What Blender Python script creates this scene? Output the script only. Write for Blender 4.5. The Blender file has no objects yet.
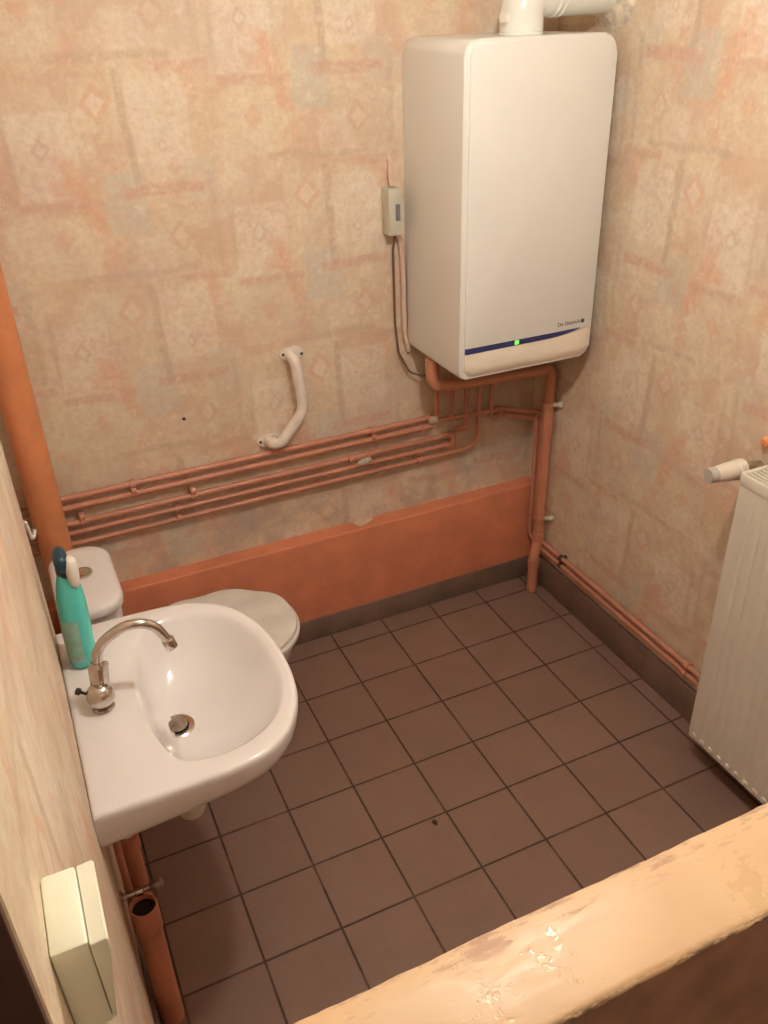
import bpy, bmesh, math, random
from mathutils import Vector, Matrix
random.seed(7)
PI = math.pi
C = bpy.context.scene.collection

# ------------------------------------------------------------------ materials
class NT:
    """small helper around a material's node tree"""
    def __init__(s, name):
        s.m = bpy.data.materials.new(name); s.m.use_nodes = True
        s.t = s.m.node_tree; s.t.nodes.clear()
        s.out = s.t.nodes.new('ShaderNodeOutputMaterial')
        s.b = s.t.nodes.new('ShaderNodeBsdfPrincipled')
        s.t.links.new(s.b.outputs[0], s.out.inputs[0])
        s._pos = None
    def put(s, sock, v):
        if hasattr(v, 'is_linked'): s.t.links.new(v, sock)
        elif isinstance(v, (tuple, list)) and len(v) == 3 and len(getattr(sock, 'default_value', (0,)*3)) == 4:
            sock.default_value = (*v, 1)
        else: sock.default_value = v
    def pos(s):
        if s._pos is None: s._pos = s.t.nodes.new('ShaderNodeNewGeometry').outputs['Position']
        return s._pos
    def math(s, op, a, b=None, c=None, clamp=False):
        n = s.t.nodes.new('ShaderNodeMath'); n.operation = op; n.use_clamp = clamp
        s.put(n.inputs[0], a)
        if b is not None: s.put(n.inputs[1], b)
        if c is not None: s.put(n.inputs[2], c)
        return n.outputs[0]
    def sep(s, v):
        n = s.t.nodes.new('ShaderNodeSeparateXYZ'); s.put(n.inputs[0], v); return n.outputs
    def comb(s, x, y, z):
        n = s.t.nodes.new('ShaderNodeCombineXYZ')
        for i, v in enumerate((x, y, z)): s.put(n.inputs[i], v)
        return n.outputs[0]
    def noise(s, scale, detail=3, rough=.55, vec=None, col=False):
        n = s.t.nodes.new('ShaderNodeTexNoise'); s.put(n.inputs['Vector'], vec if vec is not None else s.pos())
        n.inputs['Scale'].default_value = scale; n.inputs['Detail'].default_value = detail
        n.inputs['Roughness'].default_value = rough
        return n.outputs['Color' if col else 'Fac']
    def mr(s, v, a, b, c=0., d=1., smooth=True):
        n = s.t.nodes.new('ShaderNodeMapRange'); n.interpolation_type = 'SMOOTHSTEP' if smooth else 'LINEAR'
        s.put(n.inputs[0], v)
        for i, q in zip((1, 2, 3, 4), (a, b, c, d)): n.inputs[i].default_value = q
        return n.outputs[0]
    def mix(s, f, a, b, mode='MIX'):
        n = s.t.nodes.new('ShaderNodeMix'); n.data_type = 'RGBA'; n.blend_type = mode
        s.put(n.inputs[0], f); s.put(n.inputs[6], a); s.put(n.inputs[7], b); return n.outputs[2]
    def set(s, **k):
        for a, v in k.items(): s.put(s.b.inputs[a.replace('_', ' ')], v)
        return s
    def bump(s, h, dist=.001, strength=.6):
        n = s.t.nodes.new('ShaderNodeBump'); s.put(n.inputs['Height'], h)
        n.inputs['Distance'].default_value = dist; n.inputs['Strength'].default_value = strength
        s.t.links.new(n.outputs[0], s.b.inputs['Normal'])

def simple(name, col, rough=.5, metal=0., spec=.5, mott=.06, scale=14., bump=0., coat=0.):
    n = NT(name)
    dark = tuple(c*(1-mott*2) for c in col); lite = tuple(min(1, c*(1+mott)) for c in col)
    f = n.mr(n.noise(scale, 4), .3, .7)
    n.set(Base_Color=n.mix(f, dark, lite), Roughness=rough, Metallic=metal)
    n.b.inputs['Specular IOR Level'].default_value = spec
    if coat: n.b.inputs['Coat Weight'].default_value = coat
    if bump: n.bump(n.noise(scale*6, 3), bump, .5)
    return n.m

def wallpaper(name, axis, a0, b0, wet=.5):
    """washed collage wallpaper: framed squares, lozenges, scrolls; .53 m wide drop, .52 m half-drop repeat"""
    n = NT(name)
    X, Y, Z = n.sep(n.pos())
    w = n.noise(26, 2, .5, col=True); wx, wy, wz = n.sep(w)
    w2 = n.noise(7, 2, .5, col=True); vx, vy, vz = n.sep(w2)
    H = X if axis == 'x' else Y
    h = n.math('ADD', n.math('SUBTRACT', H, a0), n.math('ADD', n.math('MULTIPLY', n.math('SUBTRACT', wx, .5), .018), n.math('MULTIPLY', n.math('SUBTRACT', vx, .5), .02)))
    v = n.math('ADD', n.math('SUBTRACT', Z, b0), n.math('ADD', n.math('MULTIPLY', n.math('SUBTRACT', wy, .5), .018), n.math('MULTIPLY', n.math('SUBTRACT', vy, .5), .02)))
    hu = n.math('DIVIDE', h, .53); colu = n.math('FLOOR', hu)
    a = n.math('MULTIPLY', n.math('SUBTRACT', hu, colu), .53)
    vb = n.math('ADD', n.math('DIVIDE', v, .52), n.math('MULTIPLY', colu, .5))
    b = n.math('MULTIPLY', n.math('FRACT', vb), .52)
    fine = n.noise(60, 5, .7); mid = n.noise(13, 4, .65); big = n.noise(3.1, 3, .55)
    CR = (.80, .685, .515); PK = (.68, .42, .32); OR = (.76, .42, .26); GY = (.62, .60, .52); TN = (.60, .45, .33); WH = (.88, .78, .67); YL = (.78, .64, .42)
    base = n.mix(n.mr(mid, .36, .66), CR, (.74, .565, .415))
    base = n.mix(n.math('MULTIPLY', n.mr(n.noise(5.3, 4, .65), .47, .62), .7), base, (.69, .465, .33))
    base = n.mix(n.math('MULTIPLY', n.mr(n.noise(8.7, 4, .7), .5, .68), .5), base, YL)
    wash = n.mr(n.noise(42, 4, .75), .34, .62, .25, 1.)
    def rect(ca, cb, ha, hb, col, st, soft=.006, tilt=0.):
        nonlocal base
        aa = n.math('SUBTRACT', a, ca); bb = n.math('SUBTRACT', b, cb)
        if tilt: aa = n.math('ADD', aa, n.math('MULTIPLY', bb, tilt))
        ma = n.mr(n.math('ABSOLUTE', aa), ha-soft, ha+soft, 1., 0.)
        mb = n.mr(n.math('ABSOLUTE', bb), hb-soft, hb+soft, 1., 0.)
        m = n.math('MULTIPLY', n.math('MULTIPLY', ma, mb), n.math('MULTIPLY', wash, st))
        base = n.mix(m, base, col)
    def loz(ca, cb, r, col, st, asp=.8, soft=.004):
        nonlocal base
        d = n.math('ADD', n.math('DIVIDE', n.math('ABSOLUTE', n.math('SUBTRACT', a, ca)), asp), n.math('ABSOLUTE', n.math('SUBTRACT', b, cb)))
        m = n.math('MULTIPLY', n.mr(d, r-soft, r+soft, 1., 0.), st)
        base = n.mix(m, base, col)
    # a: 0..0.53, b: 0..0.52  (b grows upward)
    rect(.09, .32, .075, .10, WH, .62)
    rect(.10, .10, .085, .08, CR, .60)
    rect(.27, .20, .055, .075, GY, .7)
    rect(.385, .375, .075, .10, WH, .55)
    rect(.40, .10, .09, .075, TN, .32)
    rect(.33, .06, .05, .05, WH, .35)
    rect(.235, .43, .065, .06, CR, .55)
    rect(.470, .24, .045, .055, GY, .38)
    rect(.165, .22, .022, .095, OR, .8, .014, .35)
    rect(.12, .245, .03, .02, OR, .65, .01)
    rect(.205, .06, .018, .05, OR, .42, .014, -.4)
    rect(.465, .465, .018, .04, OR, .55, .012, .3)
    rect(.300, .36, .011, .145, TN, .85, .005, .06)
    rect(.375, .22, .105, .015, PK, .95, .007)
    rect(.11, .205, .10, .011, PK, .8, .008)
    rect(.45, .505, .075, .011, PK, .8, .007)
    rect(.28, .012, .15, .010, TN, .7, .007)
    rect(.498, .13, .009, .12, TN, .65, .006)
    rect(.01, .36, .008, .11, TN, .40, .006)
    for ca, cb, r, c1, c2 in ((.235, .43, .052, OR, WH), (.385, .40, .024, YL, YL), (.10, .12, .034, OR, OR), (.085, .34, .030, TN, WH), (.40, .10, .046, PK, CR), (.385, .325, .02, PK, WH)):
        loz(ca, cb, r, c1, .42)
        if c1 != c2: loz(ca, cb, r*.55, c2, .6)
    # weathering: mottled tone, rubbed pale spots, damp grey-green patches low down, dark pin marks
    base = n.mix(n.mr(fine, .35, .7, 0., .34), base, (.58, .37, .26))
    base = n.mix(n.math('MULTIPLY', n.mr(n.noise(22, 5, .7), .56, .68), .35), base, (.88, .80, .70))
    base = n.mix(n.math('MULTIPLY', n.mr(big, .5, .66), .28), base, (.60, .45, .37))
    damp = n.math('MULTIPLY', n.mr(n.noise(6.5, 5, .65), .46, .64), n.mr(Z, .35, .85, wet, 0.))
    base = n.mix(damp, base, (.38, .32, .285))
    spk = n.mr(n.noise(95, 2, .5), .72, .78, 0., .35)
    base = n.mix(spk, base, (.30, .19, .13))
    n.set(Base_Color=base, Roughness=.62); n.b.inputs['Specular IOR Level'].default_value = .3
    n.bump(n.math('ADD', n.math('MULTIPLY', fine, .5), n.noise(9, 4)), .004, .35)
    return n.m

def tiles():
    n = NT('floor_tiles'); X, Y, Z = n.sep(n.pos())
    def line(v):
        f = n.math('FRACT', n.math('ADD', n.math('DIVIDE', v, .2), .5)); d = n.math('MULTIPLY', n.math('ABSOLUTE', n.math('SUBTRACT', f, .5)), .2)
        return n.mr(n.math('ADD', d, n.math('MULTIPLY', n.noise(40, 3), .0016)), .0027, .0046, 1., 0.)
    g = n.math('MAXIMUM', line(X), line(Y))
    cid = n.comb(n.math('FLOOR', n.math('DIVIDE', X, .2)), n.math('FLOOR', n.math('DIVIDE', Y, .2)), 0.)
    wn = n.t.nodes.new('ShaderNodeTexWhiteNoise'); n.t.links.new(cid, wn.inputs['Vector'])
    tile = n.mix(wn.outputs['Value'], (.245, .146, .112), (.275, .168, .128))
    tile = n.mix(n.mr(n.noise(5, 4, .6), .4, .7, 0, .45), tile, (.215, .122, .095))
    tile = n.mix(n.mr(n.noise(90, 3, .7), .5, .75, 0, .3), tile, (.17, .10, .07))
    tile = n.mix(n.mr(n.noise(30, 4, .8), .64, .72, 0, .35), tile, (.34, .25, .19))
    gr = n.mix(n.mr(n.noise(7, 3), .5, .62), (.060, .030, .020), (.115, .062, .042))
    gr = n.mix(n.mr(n.noise(24, 3), .68, .74, 0, .6), gr, (.26, .18, .14))
    n.set(Base_Color=n.mix(g, tile, gr), Roughness=n.mr(n.noise(11, 3), .3, .7, .42, .62))
    n.b.inputs['Specular IOR Level'].default_value = .4
    n.bump(n.math('ADD', n.math('MULTIPLY', g, -1.), n.math('MULTIPLY', n.noise(60, 3), .12)), .0015, .7)
    return n.m

def skirting_tiles(axis):
    n = NT('skirting_tiles_' + axis); X, Y, Z = n.sep(n.pos())
    v = X if axis == 'x' else Y
    f = n.math('FRACT', n.math('ADD', n.math('DIVIDE', v, .2), .5)); d = n.math('MULTIPLY', n.math('ABSOLUTE', n.math('SUBTRACT', f, .5)), .2)
    g = n.mr(d, .0010, .0024, .35, 0.)
    col = n.mix(n.mr(n.noise(8, 4), .35, .7), (.185, .118, .090), (.25, .163, .125))
    n.set(Base_Color=n.mix(g, col, (.07, .035, .022)), Roughness=.42)
    n.bump(n.math('MULTIPLY', g, -1.), .001, .5)
    return n.m

def painted(name, col, chip=.0, rough=.38, drip=.0015):
    n = NT(name)
    c = n.mix(n.mr(n.noise(9, 4, .6), .35, .7), tuple(x*.88 for x in col), tuple(min(1, x*1.05) for x in col))
    if chip:
        c = n.mix(n.mr(n.noise(34, 5, .7), .64, .70, 0, chip), c, (.16, .085, .05))
        c = n.mix(n.mr(n.noise(19, 5, .75), .66, .71, 0, chip), c, (.75, .60, .48))
    n.set(Base_Color=c, Roughness=rough)
    n.bump(n.noise(22, 3), drip, .5)
    return n.m

def coping_mat():
    n = NT('peach_gloss_paint'); X, Y, Z = n.sep(n.pos())
    c = n.mix(n.mr(n.noise(5, 4, .6), .35, .7), (.68, .43, .24), (.74, .49, .28))
    # chipped, worn streaks along the two long edges
    nv = n.noise(1, 5, .72, n.comb(n.math('MULTIPLY', X, 14), n.math('MULTIPLY', Y, 60), n.math('MULTIPLY', Z, 60)))
    far = n.mr(n.math('ADD', Y, n.math('MULTIPLY', nv, .03)), -2.041, -2.023)
    near = n.mr(n.math('ADD', Y, n.math('MULTIPLY', nv, .022)), -2.120, -2.110, 1., 0.)
    m1 = n.math('MULTIPLY', far, n.mr(nv, .5, .62))
    c = n.mix(m1, c, (.52, .30, .18))
    c = n.mix(n.math('MULTIPLY', near, n.mr(nv, .44, .52)), c, (.09, .045, .03))
    c = n.mix(n.mr(n.noise(16, 5, .8), .69, .73, 0, .8), c, (.42, .22, .12))
    rg = n.mr(nv, .3, .7, .34, .50)
    sc = n.math('MULTIPLY', n.mr(n.noise(17, 5, .75), .51, .58), n.mr(n.noise(4.3, 2), .42, .52))
    rg = n.math('SUBTRACT', rg, n.math('MULTIPLY', sc, .26))
    n.set(Base_Color=c, Roughness=rg)
    n.bump(n.math('ADD', n.math('MULTIPLY', n.math('ADD', n.math('MAXIMUM', m1, near), sc), -.6), n.math('MULTIPLY', n.noise(12, 3), .9)), .0012, .45)
    return n.m

M = {}
M['wp_back'] = wallpaper('wallpaper_back', 'x', -.714, 1.344)
M['wp_right'] = wallpaper('wallpaper_right', 'y', -.93, 1.10, .12)
M['wp_left'] = wallpaper('wallpaper_left', 'y', -.60, 1.25, .0)
M['tile'] = tiles(); M['skx'] = skirting_tiles('x'); M['sky'] = skirting_tiles('y')
M['cond'] = painted('orange_waste_pipe_paint', (.64, .265, .155), .0, .40, .0012)
M['box'] = painted('orange_boxing_paint', (.70, .245, .135), .0, .42, .002)
M['pipe'] = painted('orange_pipe_paint', (.60, .26, .17), .12, .36, .0012)
M['bigpipe'] = painted('orange_drainpipe_paint', (.74, .28, .12), .0, .42, .0012)
M['coping'] = coping_mat()
M['brown'] = simple('dark_brown_paint', (.44, .235, .165), .45, mott=.12)
M['jamb'] = simple('dark_jamb_paint', (.10, .045, .032), .5)
M['ceiling'] = simple('ceiling_paint', (.80, .72, .60), .8)
M['porcelain'] = simple('white_porcelain', (.78, .73, .725), .12, mott=.012, scale=4, coat=.4)
M['lid'] = simple('toilet_lid_plastic', (.74, .69, .64), .28, mott=.03)
M['chrome'] = simple('worn_chrome', (.62, .57, .53), .16, 1., mott=.06, scale=50)
M['drain'] = simple('drain_steel', (.42, .37, .33), .3, 1., mott=.15, scale=60)
M['dark'] = simple('dark_void', (.012, .009, .008), .6)
M['boiler'] = simple('boiler_white_enamel', (.80, .78, .735), .42, mott=.012, scale=3)
M['boilerbeige'] = simple('boiler_beige_panel', (.86, .76, .63), .38, mott=.02, scale=5)
M['blue'] = simple('blue_stripe', (.028, .04, .16), .35)
M['logo'] = simple('logo_ink', (.10, .10, .16), .5)
M['plasticw'] = simple('white_plastic', (.80, .74, .66), .32, mott=.02)
M['flue'] = simple('white_flue_enamel', (.80, .79, .74), .22, mott=.02)
M['rail'] = simple('cream_grab_rail_coating', (.82, .72, .64), .30, mott=.04, scale=30)
M['rad'] = simple('radiator_enamel', (.76, .70, .60), .34, mott=.025, scale=6)
M['raddark'] = simple('radiator_inner_steel', (.12, .095, .07), .6)
M['switch'] = simple('cream_switch_plastic', (.86, .84, .68), .35, mott=.02)
M['junction'] = simple('grey_box_plastic', (.62, .58, .48), .4, mott=.03)
M['greymark'] = simple('grey_rocker', (.20, .20, .20), .4)
M['cablebrown'] = simple('brown_cable_sheath', (.20, .11, .08), .5)
M['conduit'] = painted('overpainted_conduit', (.74, .52, .40), .1, .5)
M['teal'] = simple('teal_bottle_plastic', (.10, .60, .55), .25, mott=.05)
M['teal'].node_tree.nodes['Principled BSDF'].inputs['Subsurface Weight'].default_value = .15
M['navy'] = simple('navy_trigger_plastic', (.012, .05, .085), .35)
M['label'] = simple('bottle_label_paper', (.30, .52, .43), .4, mott=.10, scale=40)
M['valvewhite'] = simple('thermostat_white', (.80, .71, .60), .35, mott=.02)
M['valvegrey'] = simple('thermostat_grey_cap', (.52, .48, .42), .4)
M['brass'] = simple('dull_brass', (.45, .38, .28), .35, .8)
M['handlegrey'] = simple('painted_tap_lever', (.66, .60, .46), .4, mott=.2, scale=90)
M['copper'] = simple('grimy_union_nut', (.62, .42, .30), .4, mott=.1)
M['mortar'] = simple('rough_plaster', (.80, .69, .54), .9, mott=.15, scale=40, bump=.004)
M['debris'] = simple('dry_brown_leaf', (.05, .025, .012), .8)
M['screw'] = simple('steel_screw', (.16, .12, .10), .4, .6)
n = NT('lamp_glow'); n.set(Base_Color=(1, .9, .7)); n.b.inputs['Emission Color'].default_value = (1, 1.0, .935, 1); n.b.inputs['Emission Strength'].default_value = 142.; M['bulb'] = n.m
n = NT('green_led'); n.set(Base_Color=(.1, .8, .1)); n.b.inputs['Emission Color'].default_value = (.22, 1, .05, 1); n.b.inputs['Emission Strength'].default_value = .55; M['led'] = n.m

# ------------------------------------------------------------------ mesh helpers (world coordinates, stored relative to their thing)
def link(name, bm, mat, parent=None, smooth=True, kind=None, angle=40):
    me = bpy.data.meshes.new(name)
    bmesh.ops.recalc_face_normals(bm, faces=bm.faces)
    bm.to_mesh(me); bm.free()
    me.materials.append(mat)
    o = bpy.data.objects.new(name, me); C.objects.link(o)
    off = Vector((0, 0, 0)); p = parent
    while p is not None: off += p.location; p = p.parent
    me.transform(Matrix.Translation(-off))
    if parent: o.parent = parent
    if smooth:
        me.shade_smooth()
        me.set_sharp_from_angle(angle=math.radians(angle))
    if kind: o['kind'] = kind
    return o
def thing(name, label, cat, loc, group=None):
    o = bpy.data.objects.new(name, None); C.objects.link(o); o.location = loc; o.empty_display_size = .05
    o['label'] = label; o['category'] = cat
    if group: o['group'] = group
    return o
def tag(o, label, cat, group=None):
    o['label'] = label; o['category'] = cat
    if group: o['group'] = group
    return o
def box(x0, x1, y0, y1, z0, z1, bev=0., seg=2, bm=None):
    b = bmesh.new()
    bmesh.ops.create_cube(b, size=1)
    for v in b.verts: v.co = Vector(((x0+x1)/2+v.co.x*(x1-x0), (y0+y1)/2+v.co.y*(y1-y0), (z0+z1)/2+v.co.z*(z1-z0)))
    if bev: bmesh.ops.bevel(b, geom=b.edges[:], offset=bev, segments=seg, profile=.5, affect='EDGES')
    return join(bm, b) if bm else b
def join(a, b):
    me = bpy.data.meshes.new('tmp'); b.to_mesh(me); b.free(); a.from_mesh(me); bpy.data.meshes.remove(me); return a
def fillet(pts, rad, seg=8):
    pts = [Vector(p) for p in pts]
    if not isinstance(rad, (list, tuple)): rad = [rad]*len(pts)
    out = [pts[0]]
    for i in range(1, len(pts)-1):
        a, b, c = pts[i-1], pts[i], pts[i+1]; u = (a-b); w = (c-b); lu, lw = u.length, w.length; u.normalize(); w.normalize()
        ang = u.angle(w)
        if ang > PI-.02 or rad[i] <= 0: out.append(b); continue
        t = min(rad[i]/math.tan(ang/2), lu*.49, lw*.49); r = t*math.tan(ang/2)
        cen = b + (u+w).normalized()*(r/math.sin(ang/2)); s = b+u*t-cen; e = b+w*t-cen
        tot = s.angle(e); ax = s.cross(e).normalized()
        for k in range(seg+1): out.append(cen + Matrix.Rotation(tot*k/seg, 3, ax) @ s)
    out.append(pts[-1]); return out
def tube(pts, r, seg=16, fil=0., bm=None, caps=True, radii=None, nseg=8):
    P = fillet(pts, fil, nseg) if fil else [Vector(p) for p in pts]
    bm = bm or bmesh.new(); rings = []
    t0 = (P[1]-P[0]).normalized(); up = Vector((0, 0, 1)) if abs(t0.z) < .9 else Vector((1, 0, 0))
    nrm = t0.cross(up).normalized()
    for i, p in enumerate(P):
        t = ((P[min(i+1, len(P)-1)]-p).normalized() + (p-P[max(i-1, 0)]).normalized())
        if t.length < 1e-6: t = t0
        t.normalize(); nrm = (nrm - t*nrm.dot(t)).normalized(); bn = t.cross(nrm)
        rr = radii[i] if radii else r
        rings.append([bm.verts.new(p + nrm*(math.cos(2*PI*k/seg)*rr) + bn*(math.sin(2*PI*k/seg)*rr)) for k in range(seg)])
    for A, B in zip(rings, rings[1:]):
        for k in range(seg): bm.faces.new((A[k], A[(k+1) % seg], B[(k+1) % seg], B[k]))
    if caps: bm.faces.new(rings[0]); bm.faces.new(rings[-1])
    return bm
def lathe(prof, base, axis=(0, 0, 1), seg=32, bm=None):
    """prof: (radius, distance along axis)"""
    bm = bm or bmesh.new(); ax = Vector(axis).normalized(); base = Vector(base)
    u = ax.orthogonal().normalized(); w = ax.cross(u); rings = []
    for r, h in prof:
        c = base + ax*h
        if r < 1e-5: rings.append([bm.verts.new(c)])
        else: rings.append([bm.verts.new(c + u*(math.cos(2*PI*k/seg)*r) + w*(math.sin(2*PI*k/seg)*r)) for k in range(seg)])
    for A, B in zip(rings, rings[1:]):
        for k in range(seg):
            k2 = (k+1) % seg
            if len(A) == 1 and len(B) == 1: continue
            if len(A) == 1: bm.faces.new((A[0], B[k2], B[k]))
            elif len(B) == 1: bm.faces.new((A[k], A[k2], B[0]))
            else: bm.faces.new((A[k], A[k2], B[k2], B[k]))
    if len(rings[0]) > 1: bm.faces.new(rings[0])
    if len(rings[-1]) > 1: bm.faces.new(rings[-1])
    return bm
def loft(rings, caps=(True, True), bm=None):
    bm = bm or bmesh.new(); R = [[bm.verts.new(p) for p in r] for r in rings]; N = len(R[0])
    for A, B in zip(R, R[1:]):
        for k in range(N): bm.faces.new((A[k], A[(k+1) % N], B[(k+1) % N], B[k]))
    if caps[0]: bm.faces.new(R[0])
    if caps[1]: bm.faces.new(R[-1])
    return bm
def prism(outline, d0, d1, plane='xz', bev=0., seg=3):
    """outline: 2-D points in plane; extruded along the remaining axis between d0 and d1; bevels both rims"""
    def P(a, b, d):
        return {'xz': (a, d, b), 'xy': (a, b, d), 'yz': (d, a, b)}[plane]
    bm = bmesh.new(); A = [bm.verts.new(P(a, b, d0)) for a, b in outline]; B = [bm.verts.new(P(a, b, d1)) for a, b in outline]
    N = len(A); bm.faces.new(A); bm.faces.new(B)
    for k in range(N): bm.faces.new((A[k], A[(k+1) % N], B[(k+1) % N], B[k]))
    if bev:
        es = [e for e in bm.edges if (e.verts[0] in A and e.verts[1] in A) or (e.verts[0] in B and e.verts[1] in B)]
        bmesh.ops.bevel(bm, geom=es, offset=bev, segments=seg, profile=.5, affect='EDGES')
    return bm
def rrect(x0, x1, z0, z1, r, seg=8):
    if not isinstance(r, (tuple, list)): r = (r,)*4      # bottom-right, top-right, top-left, bottom-left
    out = []
    for (cx, cz, s, rr) in ((x1, z0, -PI/2, r[0]), (x1, z1, 0, r[1]), (x0, z1, PI/2, r[2]), (x0, z0, PI, r[3])):
        ox = cx - rr if cx == x1 else cx + rr; oz = cz - rr if cz == z1 else cz + rr
        for k in range(seg+1):
            t = s + PI/2*k/seg; out.append((ox+math.cos(t)*rr, oz+math.sin(t)*rr))
    return out
def catmull(pts, n=8, closed=True):
    P = [Vector(p) for p in pts]; N = len(P); out = []
    for i in range(N if closed else N-1):
        a, b, c, d = (P[(i-1) % N], P[i], P[(i+1) % N], P[(i+2) % N]) if closed else (P[max(i-1, 0)], P[i], P[i+1], P[min(i+2, N-1)])
        for k in range(n):
            t = k/n; out.append(.5*((2*b)+(c-a)*t+(2*a-5*b+4*c-d)*t*t+(-a+3*b-3*c+d)*t**3))
    if not closed: out.append(P[-1])
    return out
def text_bm(s, size, mat4, depth=.0004):
    cu = bpy.data.curves.new('tmp', 'FONT'); cu.body = s; cu.size = size; cu.extrude = depth; cu.align_x = 'RIGHT'
    o = bpy.data.objects.new('tmp', cu); C.objects.link(o); bpy.context.view_layer.update()
    me = bpy.data.meshes.new_from_object(o.evaluated_get(bpy.context.evaluated_depsgraph_get()))
    bm = bmesh.new(); bm.from_mesh(me); bm.transform(mat4)
    bpy.data.objects.remove(o); bpy.data.curves.remove(cu); bpy.data.meshes.remove(me); return bm

# ------------------------------------------------------------------ setting
YB = -.05; XR = .86; XL = -.868; XRC = -.945; ZC = 2.5; YN = -3.3
link('floor', box(-1.15, 1.0, YN-.1, .1, -.08, 0), M['tile'], kind='structure', smooth=False)
link('ceiling', box(-1.15, 1.0, YN-.1, .1, ZC, ZC+.08), M['ceiling'], kind='structure', smooth=False)
link('wall_back', box(-1.15, 1.0, YB, YB+.12, 0, ZC), M['wp_back'], kind='structure', smooth=False)
link('wall_right', box(XR, XR+.12, YN, YB, 0, ZC), M['wp_right'], kind='structure', smooth=False)
def wall_left_bm():
    # plaster swells at the step where the wall recedes into the corner behind the toilet
    o = [(-1.07, YB), (XRC, YB), (XRC, -.66), (XRC+.012, -.685), (XL-.004, -.705), (XL, -.73), (XL, -2.132), (XL-.01, -2.142), (-1.07, -2.142)]
    return prism(o, 0, ZC, 'xy')
link('wall_left', wall_left_bm(), M['wp_left'], kind='structure', smooth=False)
link('wall_hall', box(-1.07, -.95, YN, -2.150, 0, ZC), M['jamb'], kind='structure', smooth=False)
link('wall_near', box(-1.15, 1.0, YN-.12, YN, 0, ZC), M['ceiling'], kind='structure', smooth=False)
link('trim_3', box(-1.07, XL+.001, -2.150, -2.1425, 0, ZC, .001), M['jamb'], kind='structure', smooth=False)
# boxed-in ledge along the foot of the back wall
link('trim_1', prism([(-.11, 0), (-.11, .397), (-.107, .404), (-.101, .407), (YB, .407), (YB, 0)], XRC, XR, 'yz'), M['box'], kind='structure', angle=25)
link('baseboard_back', box(XRC, XR, -.118, -.109, 0, .088, .0015), M['skx'], kind='structure')
link('baseboard_right', box(XR-.014, XR, -2.03, -.118, 0, .12, .0015), M['sky'], kind='structure')
link('baseboard_left', box(XL, XL+.01, -2.03, -.74, 0, .09, .0015), M['sky'], kind='structure')
# half-height partition with painted timber coping
link('wall_partition', box(XL, XR, -2.1283, -2.031, 0, 1.194), M['brown'], kind='structure', smooth=False)
def coping_bm():
    bm = bmesh.new(); N = 170; rings = []
    for i in range(N+1):
        x = XL + (XR-XL)*i/N
        jf = .0005*math.sin(x*23)+.0003*math.sin(x*71+1)+random.uniform(-.0005, .0005)
        jn = .0005*math.sin(x*17+2)+.0003*math.sin(x*53)+random.uniform(-.0005, .0005)
        zt = 1.2+.0008*math.sin(x*9)
        sec = [(-2.027+jf, 1.1945), (-2.027+jf, zt-.004), (-2.028+jf, zt-.001), (-2.031+jf, zt), (-2.06, zt+.0005), (-2.09, zt-.0005), (-2.120+jn, zt-.001), (-2.127+jn, zt-.002), (-2.1292+jn, zt-.004), (-2.1292+jn, 1.1945)]
        rings.append([(x, a, b) for a, b in sec])
    return loft(rings)
link('trim_2', coping_bm(), M['coping'], kind='structure', angle=50)

# ------------------------------------------------------------------ boiler
bt = thing('wall_boiler', 'tall white gas boiler hanging high on the papered back wall', 'boiler', (.5825, YB, 1.02))
BX0, BX1, BZ0, BZ1 = .355, .812, 1.014, 1.888
link('casing', prism(rrect(BX0, BX1, BZ0, BZ1, (.03, .045, .04, .02)), YB, -.397, 'xz', .008), M['boiler'], bt)
cov = rrect(BX0+.016, BX1-.012, 1.108, BZ1-.010, (.004, .036, .030, .004))
link('front_cover', prism(cov, -.3965, -.4015, 'xz', .002), M['boiler'], bt)
# curved beige control fascia below the cover
def fascia():
    bm = bmesh.new(); rings = []; N = 24
    for i in range(N+1):
        x = BX0+.016 + (BX1-.012-BX0-.016)*i/N; u = i/N
        top = 1.092 + (.012*max(0, (u-.72)/.28)**1.3)
        edge = min(1, min(u, 1-u)/.05)
        z0 = 1.0165 + (1-edge)**2*.012
        sec = [(-.396, top)]
        for k in range(9):
            t = k/8; sec.append((-.4015-.007*math.sin(t*PI*.62)*edge+.012*max(0, t-.7)/.3*t, top-(top-z0)*t))
        sec.append((-.385, z0+.001))
        rings.append([(x, a, b) for a, b in sec])
    return loft(rings)
link('control_fascia', fascia(), M['boilerbeige'], bt, angle=30)
def stripe():
    bm = bmesh.new(); top = []; bot = []
    N = 30; xs = [BX0+.018 + (.768-BX0-.018)*i/N for i in range(N+1)]
    A = [[], [], [], []]
    for i, x in enumerate(xs):
        u = i/N; zt = 1.1065+.002*u; th = .0145*(1-max(0, (u-.72)/.28)**1.6)+.0008
        for L, (y, z) in zip(A, ((-.4032, zt), (-.4032, zt-th), (-.396, zt-th), (-.396, zt))): L.append((x, y, z))
    return loft([[A[k][i] for k in range(4)] for i in range(N+1)])
link('blue_stripe', stripe(), M['blue'], bt)
link('indicator_light', box(.537, .551, -.4050, -.4025, 1.0945, 1.1065, .001), M['led'], bt)
tm = Matrix.Translation((.766, -.4017, 1.1235)) @ Matrix.Rotation(PI/2, 4, 'X')
link('lettering', text_bm('De Dietrich', .0165, tm), M['logo'], bt, smooth=False)
rb = lathe([(.0066, 0), (.0066, .0007), (.0042, .0007), (.0042, .0002), (.002, .0002), (.002, .0008), (0, .0008)], (.7755, -.4013, 1.1285), (0, -1, 0), 20)
link('emblem', rb, M['logo'], bt)
link('underside_plate', box(BX0+.03, BX1-.03, -.36, YB-.02, 1.012, 1.022, .002), M['raddark'], bt)

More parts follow.
